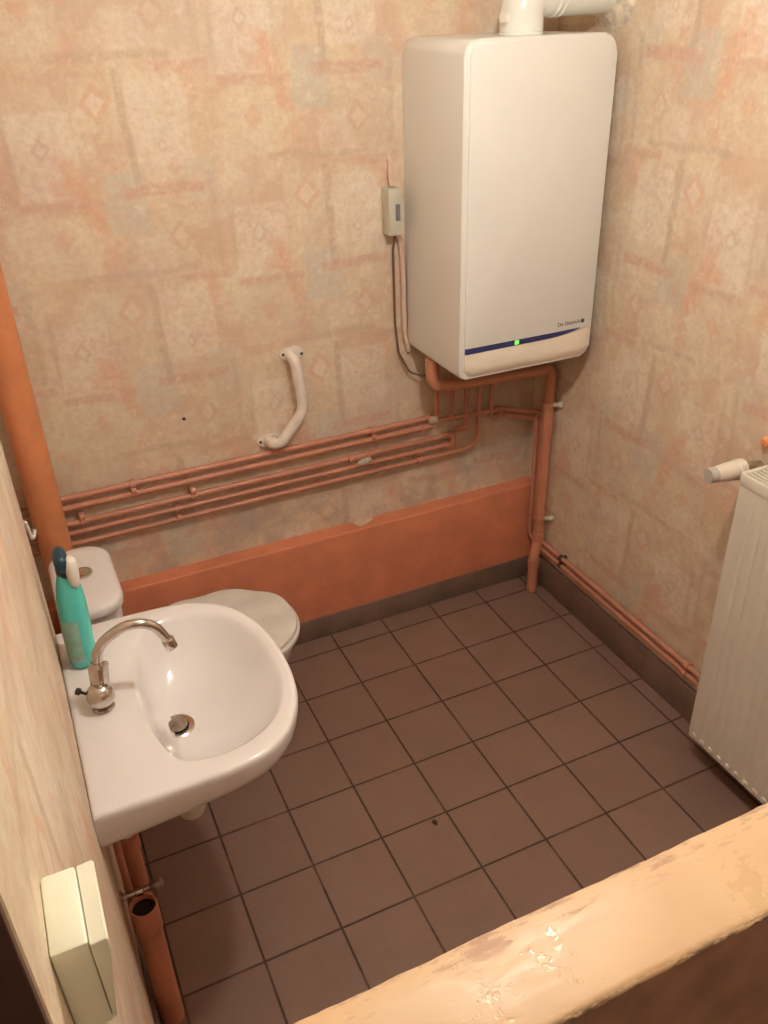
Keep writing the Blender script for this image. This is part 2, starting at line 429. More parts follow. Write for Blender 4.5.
# flue: rises from the boiler, elbows to the right wall
FX, FY, FR, FZ = .575, -.300, .056, 1.982
ft = thing('flue_pipe', 'thick white flue pipe elbowing from boiler top into right wall', 'flue', (FX, FY, 1.888))
link('pipe', tube([(FX, FY, 1.888), (FX, FY, FZ), (XR, FY, FZ)], FR, 32, .066, nseg=14), M['flue'], ft)
link('collar', lathe([(FR+.0005, 0), (FR+.002, .001), (FR+.002, .006), (FR+.0005, .007)], (FX, FY, 1.889), (0, 0, 1), 32), M['flue'], ft)
for q in (.08, .098):
    link('rib', lathe([(FR-.001, 0), (FR+.0035, .003), (FR+.0035, .007), (FR-.001, .010)], (FX+q, FY, FZ), (1, 0, 0), 32), M['flue'], ft)
link('wall_seal', lathe([(FR+.042, 0), (FR+.030, -.008), (FR+.010, -.020), (FR-.002, -.035)], (XR, FY, FZ), (1, 0, 0), 28), M['mortar'], ft)
tp = link('test_port', lathe([(.014, 0), (.014, .012), (.012, .016), (0, .018)], (FX-FR+.004, FY-.012, 1.928), (-1, -.25, .1), 20), M['plasticw'], ft)

# ------------------------------------------------------------------ electrical on the back wall
jt = thing('isolator_box', 'small grey isolator switch box on back wall beside the boiler', 'switch', (.31, YB, 1.445))
link('housing', box(.280, .321, -.104, YB, 1.377, 1.508, .003), M['junction'], jt)
link('rocker', box(.300, .314, -.1085, -.1025, 1.420, 1.466, .002), M['greymark'], jt)
link('cable_entry', tube([(.305, -.072, 1.511), (.303, -.064, 1.545), (.308, -.058, 1.575), (.303, -.050, 1.588)], .0075, 12, .02), M['conduit'], jt)
c1 = tube([(.308, -.082, 1.381), (.309, -.062, 1.33), (.312, -.058, 1.10), (.320, -.064, 1.0), (.352, -.075, .93), (.40, -.10, .915), (.425, -.13, .96), (.43, -.14, 1.015)], .0038, 10, .03)
tag(link('power_cable', c1, M['cablebrown']), 'thin brown cable looping from isolator box under the boiler', 'cable')
c2 = tube([(.318, -.07, 1.379), (.332, -.063, 1.355), (.340, -.061, 1.30), (.344, -.060, 1.06), (.356, -.062, 1.00)], .0085, 12, .02)
tag(link('cable_conduit', c2, M['conduit']), 'pale overpainted conduit running down beside boiler casing', 'conduit')

# cream switch in the foreground, on the left wall
st = thing('wall_switch', 'cream surface-mounted light switch on left wall in the foreground', 'switch', (XL, -2.05, 1.435))
link('back_box', box(XL, -.8445, -2.081, -2.019, 1.392, 1.479, .003), M['switch'], st)
link('rocker_cover', prism([(-.8442, 1.4775), (-.8345, 1.4785), (-.8330, 1.4765), (-.8338, 1.466), (-.8415, 1.400), (-.8442, 1.398)], -2.0825, -2.0195, 'xz', .001), M['switch'], st)

# ------------------------------------------------------------------ grab rail
gt = thing('grab_rail', 'short cream angled grab rail above the pipes', 'grab rail', (-.03, YB, .92))
rail_pts = [(-.042, -.055, 1.052), (-.040, -.094, 1.050), (-.026, -.099, .885), (-.108, -.099, .793), (-.134, -.096, .790), (-.136, -.055, .788)]
link('rail', tube(rail_pts, .0175, 20, [0, .026, .075, .04, .024, 0], nseg=9), M['rail'], gt)
for (cx, cz, hs) in ((-.036, 1.058, ((-.029, .002), (.030, -.004))), (-.134, .787, ((-.031, .002), (.027, .004)))):
    f = link('flange', prism([(cx+math.cos(t)*(.040), cz+math.sin(t)*.020) for t in [2*PI*k/32 for k in range(32)]], YB, -.059, 'xz', .003), M['rail'], gt)
    for dx, dz in hs: link('screw', lathe([(.0048, 0), (.0048, .0015), (.002, .0022), (0, .001)], (cx+dx, -.0585, cz+dz), (0, -1, 0), 12), M['screw'], f)
tag(link('screw_hole_plug', lathe([(.0055, 0), (.005, .002), (0, .001)], (-.388, -.049, .914), (0, -1, 0), 12), M['dark']), 'small dark plug hole in the bare back wall', 'screw hole')

# ------------------------------------------------------------------ pipework
GP = 'orange painted pipes along the back wall'
PY_ = -.076
def clip_bm(x, z0, z1, r):
    bm = box(x-.008, x+.008, PY_+.004, YB-.0004, min(z0, z1)-.004, max(z0, z1)+.004, .001)
    for z in {z0, z1}: lathe([(r+.001, -.008), (r+.0045, -.007), (r+.0045, .007), (r+.001, .008)], (x, PY_, z), (1, 0, 0), 18, bm)
    return bm
def coupling(x, z, r, L=.022, y=PY_): return lathe([(r, -L/2), (r+.003, -L/2+.003), (r+.003, L/2-.003), (r, L/2)], (x, y, z), (1, 0, 0), 18)
XS = -.90
t = thing('water_pipe', 'topmost of the five orange pipes along the back wall', 'pipe', (XS, PY_, .752), GP)
link('pipe', tube([(XS, PY_, .752), (.425, PY_, .754)], .0095), M['pipe'], t)
link('union_nut', lathe([(.009, 0), (.0145, .002), (.0145, .014), (.011, .016), (.0135, .019), (.0135, .032), (.009, .035)], (.418, PY_-.004, .745), (1, 0, -.05), 8), M['copper'], t)
link('riser', tube([(.452, PY_, 1.013), (.452, PY_, .744)], .0085), M['pipe'], t)
for x in (-.575, .214): link('pipe_clip', clip_bm(x, .752, .732, .0095), M['pipe'], t)
t = thing('water_pipe', 'second orange back wall pipe from the top, under the topmost', 'pipe', (XS, PY_, .72), GP)
link('pipe', tube([(XS, PY_, .719), (.435, PY_, .722)], .0095), M['pipe'], t)
link('coupling', coupling(.40, .722, .0095), M['pipe'], t)
t = thing('water_pipe', 'middle orange back wall pipe with a pale lever valve', 'pipe', (XS, PY_, .668), GP)
link('pipe', tube([(XS, PY_, .666), (.505, PY_, .673)], .0095), M['pipe'], t)
link('elbow', tube([(.490, PY_, .673), (.515, PY_, .673), (.515, PY_, .625)], .0115, 16, .012), M['pipe'], t)
link('outlet_stub', lathe([(.009, 0), (.012, .004), (.012, .028), (.009, .032)], (.526, PY_-.004, .690), (.9, -.2, .1), 14), M['pipe'], t)
link('riser', tube([(.565, PY_-.004, 1.013), (.565, PY_-.004, .684), (.525, PY_, .684)], .0085, 16, .012), M['pipe'], t)
vb = link('valve_body', lathe([(.010, -.045), (.0145, -.043), (.0145, -.030), (.010, -.026), (.013, -.012), (.013, .012), (.010, .026), (.0145, .030), (.0145, .043), (.010, .045)], (.165, PY_, .669), (1, 0, 0), 10), M['pipe'], t)
link('valve_lever', prism([(.146, .652), (.160, .648), (.178, .651), (.194, .659), (.190, .671), (.172, .670), (.158, .664), (.147, .662)], -.094, -.106, 'xz', .003), M['handlegrey'], vb)
for x in (-.735, -.401): link('pipe_clip', clip_bm(x, .667, .683, .0095), M['pipe'], t)
t = thing('water_pipe', 'fourth orange back wall pipe from the top, below the valve', 'pipe', (XS, PY_, .634), GP)
link('pipe', tube([(XS, PY_, .634), (.502, PY_, .636)], .008), M['pipe'], t)
link('coupling', coupling(.498, .636, .008, .026), M['pipe'], t)
for x in (-.455, .383): link('pipe_clip', clip_bm(x, .634, .601, .008), M['pipe'], t)
t = thing('water_pipe', 'lowest of the five orange pipes, turning up under boiler', 'pipe', (XS, PY_, .60), GP)
link('pipe', tube([(XS, PY_, .597), (.617, PY_, .602), (.617, PY_, 1.013)], .008, 16, .05), M['pipe'], t)
yd = -.131
t = thing('water_pipe', 'upper orange pipe right of boiler risers, dropping into the corner', 'pipe', (.46, PY_, .73), 'orange pipes dropping into the right corner')
link('pipe', tube([(.455, PY_, .735), (.72, PY_, .726), (.785, yd, .722), (.842, yd, .712), (.845, yd, .60), (.845, yd, .24), (.8385, -.16, .203), (.8385, -1.96, .203)], .0085, 16, .025), M['pipe'], t)
link('riser', tube([(.51, PY_, 1.013), (.51, PY_, .735)], .0085), M['pipe'], t)
for x in (.70,): link('pipe_clip', clip_bm(x, .726, .71, .0085), M['pipe'], t)
def rclip(y, z0, z1):
    bm = box(.836, XR-.0006, y-.006, y+.006, z0-.006, z1+.006, .001)
    for z in (z0, z1): lathe([(.0085, -.008), (.012, -.007), (.012, .007), (.0085, .008)], (.8385, y, z), (0, 1, 0), 16, bm)
    return bm
for y in (-.325, -.985): link('pipe_clip', rclip(y, .172, .203), M['screw'] if y > -.5 else M['pipe'], t)
t = thing('water_pipe', 'lower orange pipe along the right wall just above the skirting', 'pipe', (.66, PY_, .70), 'orange pipes dropping into the right corner')
link('pipe', tube([(.668, PY_, .704), (.735, PY_, .701), (.785, yd, .699), (.822, yd, .690), (.826, yd, .58), (.826, yd, .21), (.8385, -.165, .172), (.8385, -1.96, .172)], .008, 16, .02), M['pipe'], t)
link('riser', tube([(.668, PY_, 1.013), (.668, PY_, .704)], .0085), M['pipe'], t)
link('coupling', coupling(.70, .7025, .008), M['pipe'], t)
# fat condensate pipe, boiler to floor
t = thing('condensate_pipe', 'fat orange waste pipe dropping from boiler to floor in the corner', 'pipe', (.80, -.205, 0))
cy = -.192
link('pipe', tube([(.372, cy, 1.013), (.374, cy, .918), (.50, cy, .908), (.828, cy, .898), (.823, cy, .21), (.802, -.205, .145), (.800, -.208, 0)], .0195, 20, [0, .045, 0, .032, .02, .02, 0], nseg=8), M['cond'], t)
for z in (.232, .125): link('socket', lathe([(.0195, -.018), (.0225, -.016), (.0225, .016), (.0195, .018)], (.8235 if z > .2 else .8015, cy if z > .2 else -.206, z), (0, 0, 1), 20), M['cond'], t)
for z in (.768, .313):
    k = link('pipe_clamp', lathe([(.0195, -.009), (.0235, -.008), (.0235, .008), (.0195, .009)], (.8245, cy, z), (0, 0, 1), 20), M['cond'], t)
    link('clamp_bolt', lathe([(.008, 0), (.008, .016), (.012, .018), (.012, .032), (.006, .034)], (.831, cy-.017, z), (.9, -.45, 0), 12), M['handlegrey'], k)
# big soil pipe in the left corner
t = thing('soil_pipe', 'thick orange soil pipe rising behind the toilet cistern', 'pipe', (-.826, -.137, 0))
link('pipe', tube([(-.826, -.137, 0), (-.826, -.137, ZC)], .0445, 32), M['bigpipe'], t)
link('socket', lathe([(.0445, 0), (.0505, .004), (.0505, .07), (.0445, .075)], (-.826, -.137, 1.62), (0, 0, 1), 32), M['bigpipe'], t)
# white cable clip left over on the wall edge
tag(link('cable_hook', tube([(-.872, -.712, 1.045), (-.866, -.695, 1.035), (-.862, -.69, .99), (-.858, -.675, .985), (-.853, -.67, 1.00)], .004, 8, .006), M['plasticw']), 'bent white cable clip at the left wall edge', 'clip')

# ------------------------------------------------------------------ radiator
RX, RY0, RY1, RZ0, RZ1 = .732, -1.132, -1.935, .093, .962
rt = thing('radiator', 'cream panel radiator standing off the right wall', 'radiator', (.79, (RY0+RY1)/2, RZ0))
def rad_panel(xf, sgn, detail=True):
    bm = bmesh.new(); N = 200; K = 44
    G = []
    for i in range(N+1):
        y = RY0-.004 + (RY1-RY0+.008)*i/N; row = []
        for k in range(K+1):
            z = RZ0+.004+(RZ1-RZ0-.03)*k/K
            e = min(1, max(0, (z-RZ0-.030)/.022), max(0, (RZ1-.060-z)/.022)); e = e*e*(3-2*e)
            ph = ((y-RY0)/.0333) % 1.0
            g = math.exp(-((ph-.5)/.13)**2)
            ed = min(1, (RY0-y-.018)/.012, (y-RY1-.018)/.012); ed = max(0, ed)
            row.append(bm.verts.new((xf + sgn*.0045*g*e*ed, y, z)))
        G.append(row)
    for i in range(N):
        for k in range(K): bm.faces.new((G[i][k], G[i+1][k], G[i+1][k+1], G[i][k+1]))
    # back sheet closes it
    bnd = [e for e in bm.edges if e.is_boundary]
    r = bmesh.ops.extrude_edge_only(bm, edges=bnd); vs = [v for v in r['geom'] if isinstance(v, bmesh.types.BMVert)]
    for v in vs: v.co.x = xf + sgn*.010
    bmesh.ops.holes_fill(bm, edges=[e for e in bm.edges if e.is_boundary], sides=0)
    return bm
link('front_panel', rad_panel(RX, 1), M['rad'], rt, angle=60)
link('rear_panel', box(.820, .832, RY1+.01, RY0-.01, RZ0+.02, RZ1-.03, .004), M['rad'], rt)
link('side_cover', box(RX+.001, .834, RY0-.004, RY0, RZ0+.02, RZ1, .0015), M['rad'], rt)
link('side_cover', box(RX+.001, .834, RY1, RY1+.004, RZ0+.02, RZ1, .0015), M['rad'], rt)
fin = bmesh.new()
for k in range(48):
    y = RY0-.02-(RY0-RY1-.04)*k/47; box(RX+.014, .818, y-.0012, y+.0012, RZ0+.05, RZ1-.075, bm=fin)
link('convector_fins', fin, M['raddark'], rt, smooth=False)
gr = box(RX-.002, RX+.009, RY1-.001, RY0+.001, RZ1-.030, RZ1+.002, .003)
box(.825, .836, RY1-.001, RY0+.001, RZ1-.030, RZ1+.002, .003, bm=gr)
for y in (RY0, RY1): box(RX+.004, .832, y-.006, y+.006, RZ1-.010, RZ1+.002, .002, bm=gr)
for k in range(7): x = RX+.020+k*.0135; box(x-.0030, x+.0030, RY1, RY0, RZ1-.006, RZ1-.001, bm=gr)
for k in range(5): y = RY0-.12-k*.15; box(RX+.009, .826, y-.004, y+.004, RZ1-.008, RZ1-.003, bm=gr)
link('top_grille', gr, M['rad'], rt)
wl = bmesh.new()
for k in range(24):
    y = RY0-.022-.0333*k
    if y > RY1+.01: lathe([(.010, -.002), (.0085, .0030), (.004, .0045), (0, .005)], (RX, y, RZ0+.018), (-1, 0, 0), 10, wl)
link('seam_welds', wl, M['rad'], rt)
for y in (-1.25, -1.80): link('bracket', box(.834, XR-.0006, y-.012, y+.012, .25, .85, .003), M['rad'], rt)
vt = thing('thermostatic_valve', 'white thermostatic knob at the radiator top corner', 'valve', (.80, -1.085, .93))
vt.location = (.80, -1.083, .935)
ax = Vector((-1, .12, -.02)).normalized(); vb0 = Vector((.805, -1.092, .945))
link('valve_body', lathe([(.012, -.028), (.012, -.01), (.016, -.008), (.016, .008), (.018, .010), (.018, .026)], vb0, ax, 8), M['brass'], vt)
link('tail_pipe', tube([vb0+Vector((.012, 0, 0)), vb0+Vector((.012, -.045, 0))], .010, 14), M['brass'], vt)
link('supply_pipe', tube([vb0+Vector((.02, 0, 0)), vb0+Vector((.034, 0, 0)), vb0+Vector((.034, .0, -.70))], .0075, 12, .012), M['pipe'], vt)
kn = link('thermostat_head', lathe([(.020, .022), (.0265, .026), (.0270, .044), (.0235, .048), (.0245, .052), (.0240, .072), (.0210, .094), (.0198, .104)], vb0, ax, 28), M['valvewhite'], vt)
link('end_cap', lathe([(.0198, .104), (.0200, .116), (.018, .124), (0, .125)], vb0, ax, 28), M['valvegrey'], kn)
tag(link('wall_plug', lathe([(.012, 0), (.013, .010), (.010, .020), (0, .024)], (XR, -1.083, 1.000), (-1, 0, 0), 16), M['bigpipe']), 'orange painted knob on right wall above the radiator', 'knob')

# ------------------------------------------------------------------ washbasin
SO = [(XL, -.788), (-.80, -.787), (-.723, -.788), (-.621, -.794), (-.549, -.815), (-.487, -.868), (-.452, -.951), (-.436, -1.047), (-.439, -1.145), (-.456, -1.219), (-.492, -1.282), (-.542, -1.322), (-.600, -1.338), (-.668, -1.342), (-.741, -1.343), (-.81, -1.342), (XL, -1.341)]
SB = [(-.700, -.875), (-.640, -.842), (-.561, -.855), (-.503, -.905), (-.470, -1.000), (-.463, -1.085), (-.475, -1.170), (-.510, -1.240), (-.575, -1.280), (-.650, -1.288), (-.706, -1.262), (-.735, -1.170), (-.742, -1.065), (-.730, -.955)]
so = catmull([(*p, 0) for p in SO], 6, closed=False) ; sb = catmull([(*p, 0) for p in SB], 8)
cen = Vector((-.612, -1.065, 0)); N = 128
def radial(poly, ang, c=cen):
    d = Vector((math.cos(ang), math.sin(ang))); best = None
    for i in range(len(poly)):
        a = poly[i]-c; b = poly[(i+1) % len(poly)]-c; e = b-a; den = d.x*e.y-d.y*e.x
        if abs(den) < 1e-12: continue
        t = (a.x*e.y-a.y*e.x)/den; s = (a.x*d.y-a.y*d.x)/den
        if t > 0 and -1e-6 <= s <= 1+1e-6: best = t if best is None else max(best, t)
    return best
def angs():
    A = []                                     # even steps plus the two back corners exactly
    for k in range(N): A.append(2*PI*k/N)
    for p in (SO[0], SO[-1]):
        t = math.atan2(p[1]-cen.y, p[0]-cen.x) % (2*PI); i = min(range(N), key=lambda q: abs(A[q]-t)); A[i] = t
    return A
AN = angs(); RO = [radial(so, a) for a in AN]; RB = [radial(sb, a) for a in AN]
DR = Vector((-.675, -1.050, 0))
def ring(f, z, c=cen):
    out = []
    for i, a in enumerate(AN):
        p = f(i, a); out.append((p[0], p[1], z(i, p) if callable(z) else z))
    return out
def pO(d):
    def f(i, a):
        r = RO[i]-d; p = cen+Vector((math.cos(a)*r, math.sin(a)*r, 0)); p.x = max(p.x, XL+.0005); return p
    return f
def pOs(s, keep=False):
    def f(i, a):
        p = cen+Vector((math.cos(a)*RO[i], math.sin(a)*RO[i], 0))*s
        if keep: p.x = XL+.0005 if (cen.x+math.cos(a)*RO[i]) < XL+.02 else p.x
        return p
    return f
def pB(d, k=0.):
    def f(i, a):
        p = cen+Vector((math.cos(a)*(RB[i]+d), math.sin(a)*(RB[i]+d), 0)); return p.lerp(DR, k)
    return f
zs = lambda i, p: .800
zb = lambda i, p: .722 + .040*min(1, max(0, (p[0]-XL)/.43))
def pU(k):
    def f(i, a):
        r = RO[i]-.010; p = cen+Vector((math.cos(a)*r, math.sin(a)*r, 0)); q = p.lerp(Vector((-.70, -1.065, 0)), k)
        if math.cos(a)*RO[i]+cen.x < XL+.02: q.x = max(XL+.0005, min(q.x, XL+.0005+.35*max(0, k-.3)))
        return q
    return f
R = []
R.append(ring(pU(.86), .628)); R.append(ring(pU(.72), .632)); R.append(ring(pU(.55), .645)); R.append(ring(pU(.38), .668)); R.append(ring(pU(.22), .694)); R.append(ring(pU(.10), lambda i, p: .712+.018*min(1, max(0, (p[0]-XL)/.43))))
R.append(ring(pO(.009), lambda i, p: zb(i, p)-.004)); R.append(ring(pO(.003), zb)); R.append(ring(pO(.001), lambda i, p: zb(i, p)+.012))
R.append(ring(pO(0), .785)); R.append(ring(pO(.001), .793)); R.append(ring(pO(.004), .798)); R.append(ring(pO(.010), .800))
R.append(ring(lambda i, a: (cen+Vector((math.cos(a), math.sin(a), 0))*(RO[i]*.5+(RB[i]+.006)*.5-.002)), .7985))
R.append(ring(pB(.008), .797)); R.append(ring(pB(.001), .7935)); R.append(ring(pB(-.006), .785))
for k, z in ((.08, .765), (.18, .742), (.32, .716), (.48, .696), (.64, .682), (.78, .673), (.87, .669), (.91, .667)):
    R.append(ring(pB(-.006, k), z))
wt = thing('washbasin', 'white porcelain washbasin fixed to the left wall', 'washbasin', (XL, -1.065, .72))
link('basin', loft(R), M['porcelain'], wt, angle=55)
dz = .668
d = link('drain', lathe([(.037, -.002), (.037, .0025), (.033, .005), (.0245, .0035), (.0235, -.002)], (DR.x, DR.y, dz), (0, 0, 1), 32), M['chrome'], wt)
link('drain_gap', lathe([(.0255, 0), (.0255, .0028), (0, .003)], (DR.x, DR.y, dz), (0, 0, 1), 24), M['dark'], d)
link('drain_plug', lathe([(.004, 0), (.004, .006), (.0205, .0045), (.0212, .007), (.014, .0095), (0, .010)], (DR.x+.001, DR.y, dz+.001), (0, 0, 1), 28), M['drain'], d)
tr = link('bottle_trap', lathe([(.018, 0), (.020, -.02), (.020, -.06), (.032, -.065), (.032, -.150), (.026, -.165), (0, -.168)], (DR.x-.010, DR.y-.055, .64), (0, 0, 1), 24), M['plasticw'], wt)
link('trap_arm', tube([(DR.x-.01, DR.y-.055, .555), (-.79, DR.y-.06, .555), (-.825, -1.13, .555), (-.825, -1.13, .49)], .015, 16, .02), M['plasticw'], tr)

# tap
FXc, FYc = -.806, -1.072
tt = thing('mixer_tap', 'chrome swan-neck tap on the washbasin deck', 'tap', (FXc, FYc, .7985))
link('base_ball', lathe([(.020, 0), (.0225, .003), (.021, .007)] + [(.0275*math.cos(a), .032+.0275*math.sin(a)) for a in [math.radians(q) for q in range(-64, 70, 8)]], (FXc, FYc, .7985), (0, 0, 1), 32), M['chrome'], tt)
link('column', lathe([(.012, -.006), (.0175, .0), (.0175, .044), (.0145, .048), (.0115, .055)], (FXc+.003, FYc+.014, .842), (0.08, .10, 1), 24), M['chrome'], tt)
link('lever', prism(rrect(-.006, .006, 0, .062, .005, 4), 0, .008, 'xz', .002), M['chrome'], tt)
lv = tt.children[-1]; lv.data.transform(Matrix.Translation(tt.location)); lv.data.transform(Matrix.Translation(-Vector(tt.location)) @ Matrix.Translation((FXc+.014, FYc-.006, .846)) @ Matrix.Rotation(math.radians(8), 4, 'Y'))
sp0 = [(-.801, -1.048, .890), (-.796, -1.048, .922), (-.783, -1.050, .945), (-.762, -1.053, .962), (-.735, -1.056, .974), (-.706, -1.059, .973), (-.682, -1.061, .957), (-.668, -1.063, .930), (-.663, -1.063, .915)]
sp = [(a+.002, b-.004, c-.010) for a, b, c in sp0]
spc = catmull(sp, 5, closed=False)
link('spout', tube(spc, .0095, 20, radii=[.0105-.0012*i/len(spc) for i in range(len(spc))]), M['chrome'], tt)
link('aerator', lathe([(.0095, -.004), (.0125, 0), (.0125, .020), (.010, .022), (.009, .018), (0, .018)], (-.662, -1.067, .911), (.28, 0, -1), 20), M['chrome'], tt)
link('waste_rod', lathe([(.003, 0), (.003, .028), (.007, .030), (.007, .038), (0, .040)], (FXc-.010, FYc+.006, .826), (-.75, .35, .35), 12), M['dark'], tt)

# spray bottle
BB = Vector((-.821, -.905, .8005))
bo = thing('spray_bottle', 'teal spray cleaner bottle on washbasin deck beside the tap', 'bottle', BB)
def sect(c, hx, hy, z, n=28, e=2.5):
    out = []
    for k in range(n):
        t = 2*PI*k/n; cs, sn = math.cos(t), math.sin(t)
        out.append((c[0]+hx*math.copysign(abs(cs)**(2/e), cs), c[1]+hy*math.copysign(abs(sn)**(2/e), sn), z))
    return out
prof = [(a, h*.93, hx, hy, e) for a, h, hx, hy, e in [(0, .000, .021, .030, 0), (0, .004, .0265, .036, 0), (.001, .015, .0285, .038, 0), (.001, .05, .029, .038, 0), (.002, .09, .0295, .037, .001), (.004, .13, .029, .034, .002), (.005, .16, .028, .031, .004), (.006, .185, .0255, .027, .005), (.007, .205, .022, .022, .006), (.008, .222, .018, .018, .006), (.008, .232, .0165, .0165, .006)]]
link('bottle_body', loft([sect((BB.x+a, BB.y+e), hx, hy, BB.z+h) for a, h, hx, hy, e in prof]), M['teal'], bo, angle=60)
def labelm():
    bm = bmesh.new(); G = []
    for i in range(13):
        row = []
        th = PI*1.08 + (PI*.44)*i/12
        for h, hx, hy, e, a in ((.02, .0292, .0387, 0, .001), (.05, .0296, .0387, 0, .001), (.09, .0301, .0377, .001, .002), (.12, .0298, .0355, .002, .0035)):
            cs, sn = math.cos(th), math.sin(th)
            row.append(bm.verts.new((BB.x+a+hx*math.copysign(abs(cs)**.8, cs), BB.y+e+hy*math.copysign(abs(sn)**.8, sn), BB.z+h)))
        G.append(row)
    for i in range(12):
        for k in range(3): bm.faces.new((G[i][k], G[i+1][k], G[i+1][k+1], G[i][k+1]))
    return bm
link('label_panel', labelm(), M['label'], bo)
hb = Vector((BB.x+.009, BB.y+.006, BB.z+.209))
link('screw_collar', lathe([(.0175, 0), (.0185, .003), (.0185, .018), (.0145, .024)], hb, (0, 0, 1), 20), M['navy'], bo)
link('sprayer_head', loft([[(hb.x-.004+w*math.cos(2*PI*k/20), hb.y+y, hb.z+zc+hh*math.sin(2*PI*k/20)) for k in range(20)] for y, w, zc, hh in ((-.024, .007, .032, .009), (-.021, .0120, .032, .015), (-.010, .0140, .034, .018), (.010, .0145, .036, .018), (.026, .013, .038, .014), (.031, .008, .038, .009))]), M['navy'], bo, angle=50)
link('trigger', loft([[(hb.x+.012+wx*math.cos(2*PI*k/16)+dx, hb.y-.012+yc+wy*math.sin(2*PI*k/16), hb.z+z) for k in range(16)] for z, wx, wy, yc, dx in ((-.022, .004, .005, -.006, .001), (-.016, .009, .010, -.006, .0), (.004, .012, .013, -.004, .0), (.024, .0135, .015, -.002, .0), (.036, .0125, .014, .0, 0), (.043, .006, .008, .001, 0))]), M['plasticw'], bo, angle=50)

# ------------------------------------------------------------------ pipes under the basin
tag(link('supply_pipe', tube([(-.848, -1.17, 0), (-.848, -1.17, .50), (-.842, -1.165, .66)], .008, 14, .04), M['pipe']), 'thin orange supply pipe rising to the washbasin along left wall', 'pipe')
t = thing('waste_pipe', 'orange basin waste pipe beneath the near corner of the washbasin', 'pipe', (-.825, -1.13, 0))
link('pipe', tube([(-.825, -1.13, 0), (-.825, -1.13, .50)], .0185, 20), M['cond'], t)
link('socket', lathe([(.0185, 0), (.0225, .003), (.0225, .04), (.0185, .043)], (-.825, -1.13, .46), (0, 0, 1), 20), M['cond'], t)
SX, SY, SZ = -.828, -1.232, .402
t = thing('open_waste_stub', 'open-ended orange waste pipe stub standing by the left wall', 'pipe', (SX, SY, 0))
link('pipe', lathe([(.0255, 0), (.0255, SZ-.085), (.0255, SZ-.08), (.0285, SZ-.075), (.0285, SZ-.002), (.0275, SZ), (.0250, SZ), (.0245, SZ-.002), (.0245, SZ-.012), (.0243, SZ-.20), (0, SZ-.20)], (SX, SY, 0), (0, 0, 1), 32), M['cond'], t)
link('bore_shade', lathe([(.0242, SZ-.014), (.0238, SZ-.014), (.0238, SZ-.19), (0, SZ-.19)], (SX, SY, 0), (0, 0, 1), 24), M['dark'], t)  # shade inside the open pipe, put in as near-black colour
t = thing('stop_valve', 'grey metal stop tap sticking out behind the open pipe stub', 'valve', (XL, -1.19, .40))
link('valve_stem', lathe([(.016, 0), (.016, .004), (.008, .006), (.008, .03), (.011, .032), (.011, .046), (.007, .048), (.007, .064)], (XL, -1.197, .402), (1, .0, .02), 16), M['chrome'], t)
link('valve_handle', lathe([(.007, .060), (.010, .066), (.0115, .070), (.0115, .084), (.008, .088), (0, .089)], (XL, -1.197, .402), (1, .0, .02), 16), M['drain'], t)

# ------------------------------------------------------------------ toilet
TY = -.458
to = thing('toilet', 'white close-coupled toilet half hidden behind the washbasin', 'toilet', (-.60, TY, 0))
def egg(x0, x1, hw, z, n=56, nose=1.0, cy=TY, back=.55):
    out = []
    xm = x0 + (x1-x0)*.50
    for k in range(n):
        t = 2*PI*k/n; c, s = math.cos(t), math.sin(t)
        if c >= 0: x = xm+(x1-xm)*c
        else: x = xm+(x0-xm)*abs(c)**back*1.0
        y = cy+hw*math.copysign(abs(s)**(.92 if c >= 0 else .8), s); out.append((x, y, z))
    return out
link('pan', loft([egg(-.80, -.42, .115, 0), egg(-.80, -.415, .118, .02), egg(-.80, -.43, .105, .10), egg(-.80, -.39, .115, .20), egg(-.80, -.29, .155, .28), egg(-.80, -.243, .180, .33), egg(-.80, -.234, .185, .37), egg(-.80, -.233, .186, .392), egg(-.79, -.238, .182, .397)]), M['porcelain'], to, angle=50)
link('seat', loft([egg(-.665, -.226, .190, .3975), egg(-.668, -.222, .193, .400), egg(-.668, -.222, .193, .411), egg(-.665, -.227, .189, .414)]), M['lid'], to, angle=50)
def lid():
    hx = -.675; bm = bmesh.new(); n = 120; rings = []
    for s, z0 in ((.99, .4165), (1.0, .4185), (1.0, .424), (.985, .430), (.95, .4325), (.85, .4335), (.7, .4345), (.5, .4355), (.3, .436), (.1, .436)):
        r = []
        for p in egg(-.665, -.227, .192, 0, n):
            a = math.atan2(p[1]-TY, p[0]-hx); rib = abs(math.sin(a*8.5+PI/2*0))
            d = Vector((p[0]-(-.46), p[1]-TY, 0)); 
            front = max(0, min(1, (p[0]+.62)/.12))
            sc = s*(1-.022*(1-rib)*front)
            x, y = -.46+d.x*sc, TY+d.y*sc
            rr = math.hypot(x-hx, y-TY); aa = math.atan2(y-TY, x-hx)
            z = z0 + (0 if s >= .99 and z0 < .420 else -.0085*abs(math.cos(aa*8.5))**3*min(1, rr/.30)*(1 if s < .97 else .5))
            r.append((x, y, z))
        rings.append(r)
    return loft(rings)
link('lid', lid(), M['lid'], to, angle=35)
for s in (-1, 1): link('hinge', lathe([(.012, -.022), (.013, -.018), (.013, .018), (.012, .022)], (-.684, TY+s*.075, .418), (0, 1, 0), 16), M['lid'], to)
CY = TY-.012
def cist(x0, x1, hw, z, rad=.07):
    out = []
    for a, b in rrect(x0, x1, CY-hw, CY+hw, rad, 10): out.append((a, b, z))
    return out
link('cistern', loft([cist(-.838, -.722, .13, .395, .05), cist(-.842, -.716, .138, .41, .055), cist(-.845, -.711, .148, .55, .06), cist(-.848, -.705, .153, .690, .065)]), M['porcelain'], to, angle=50)
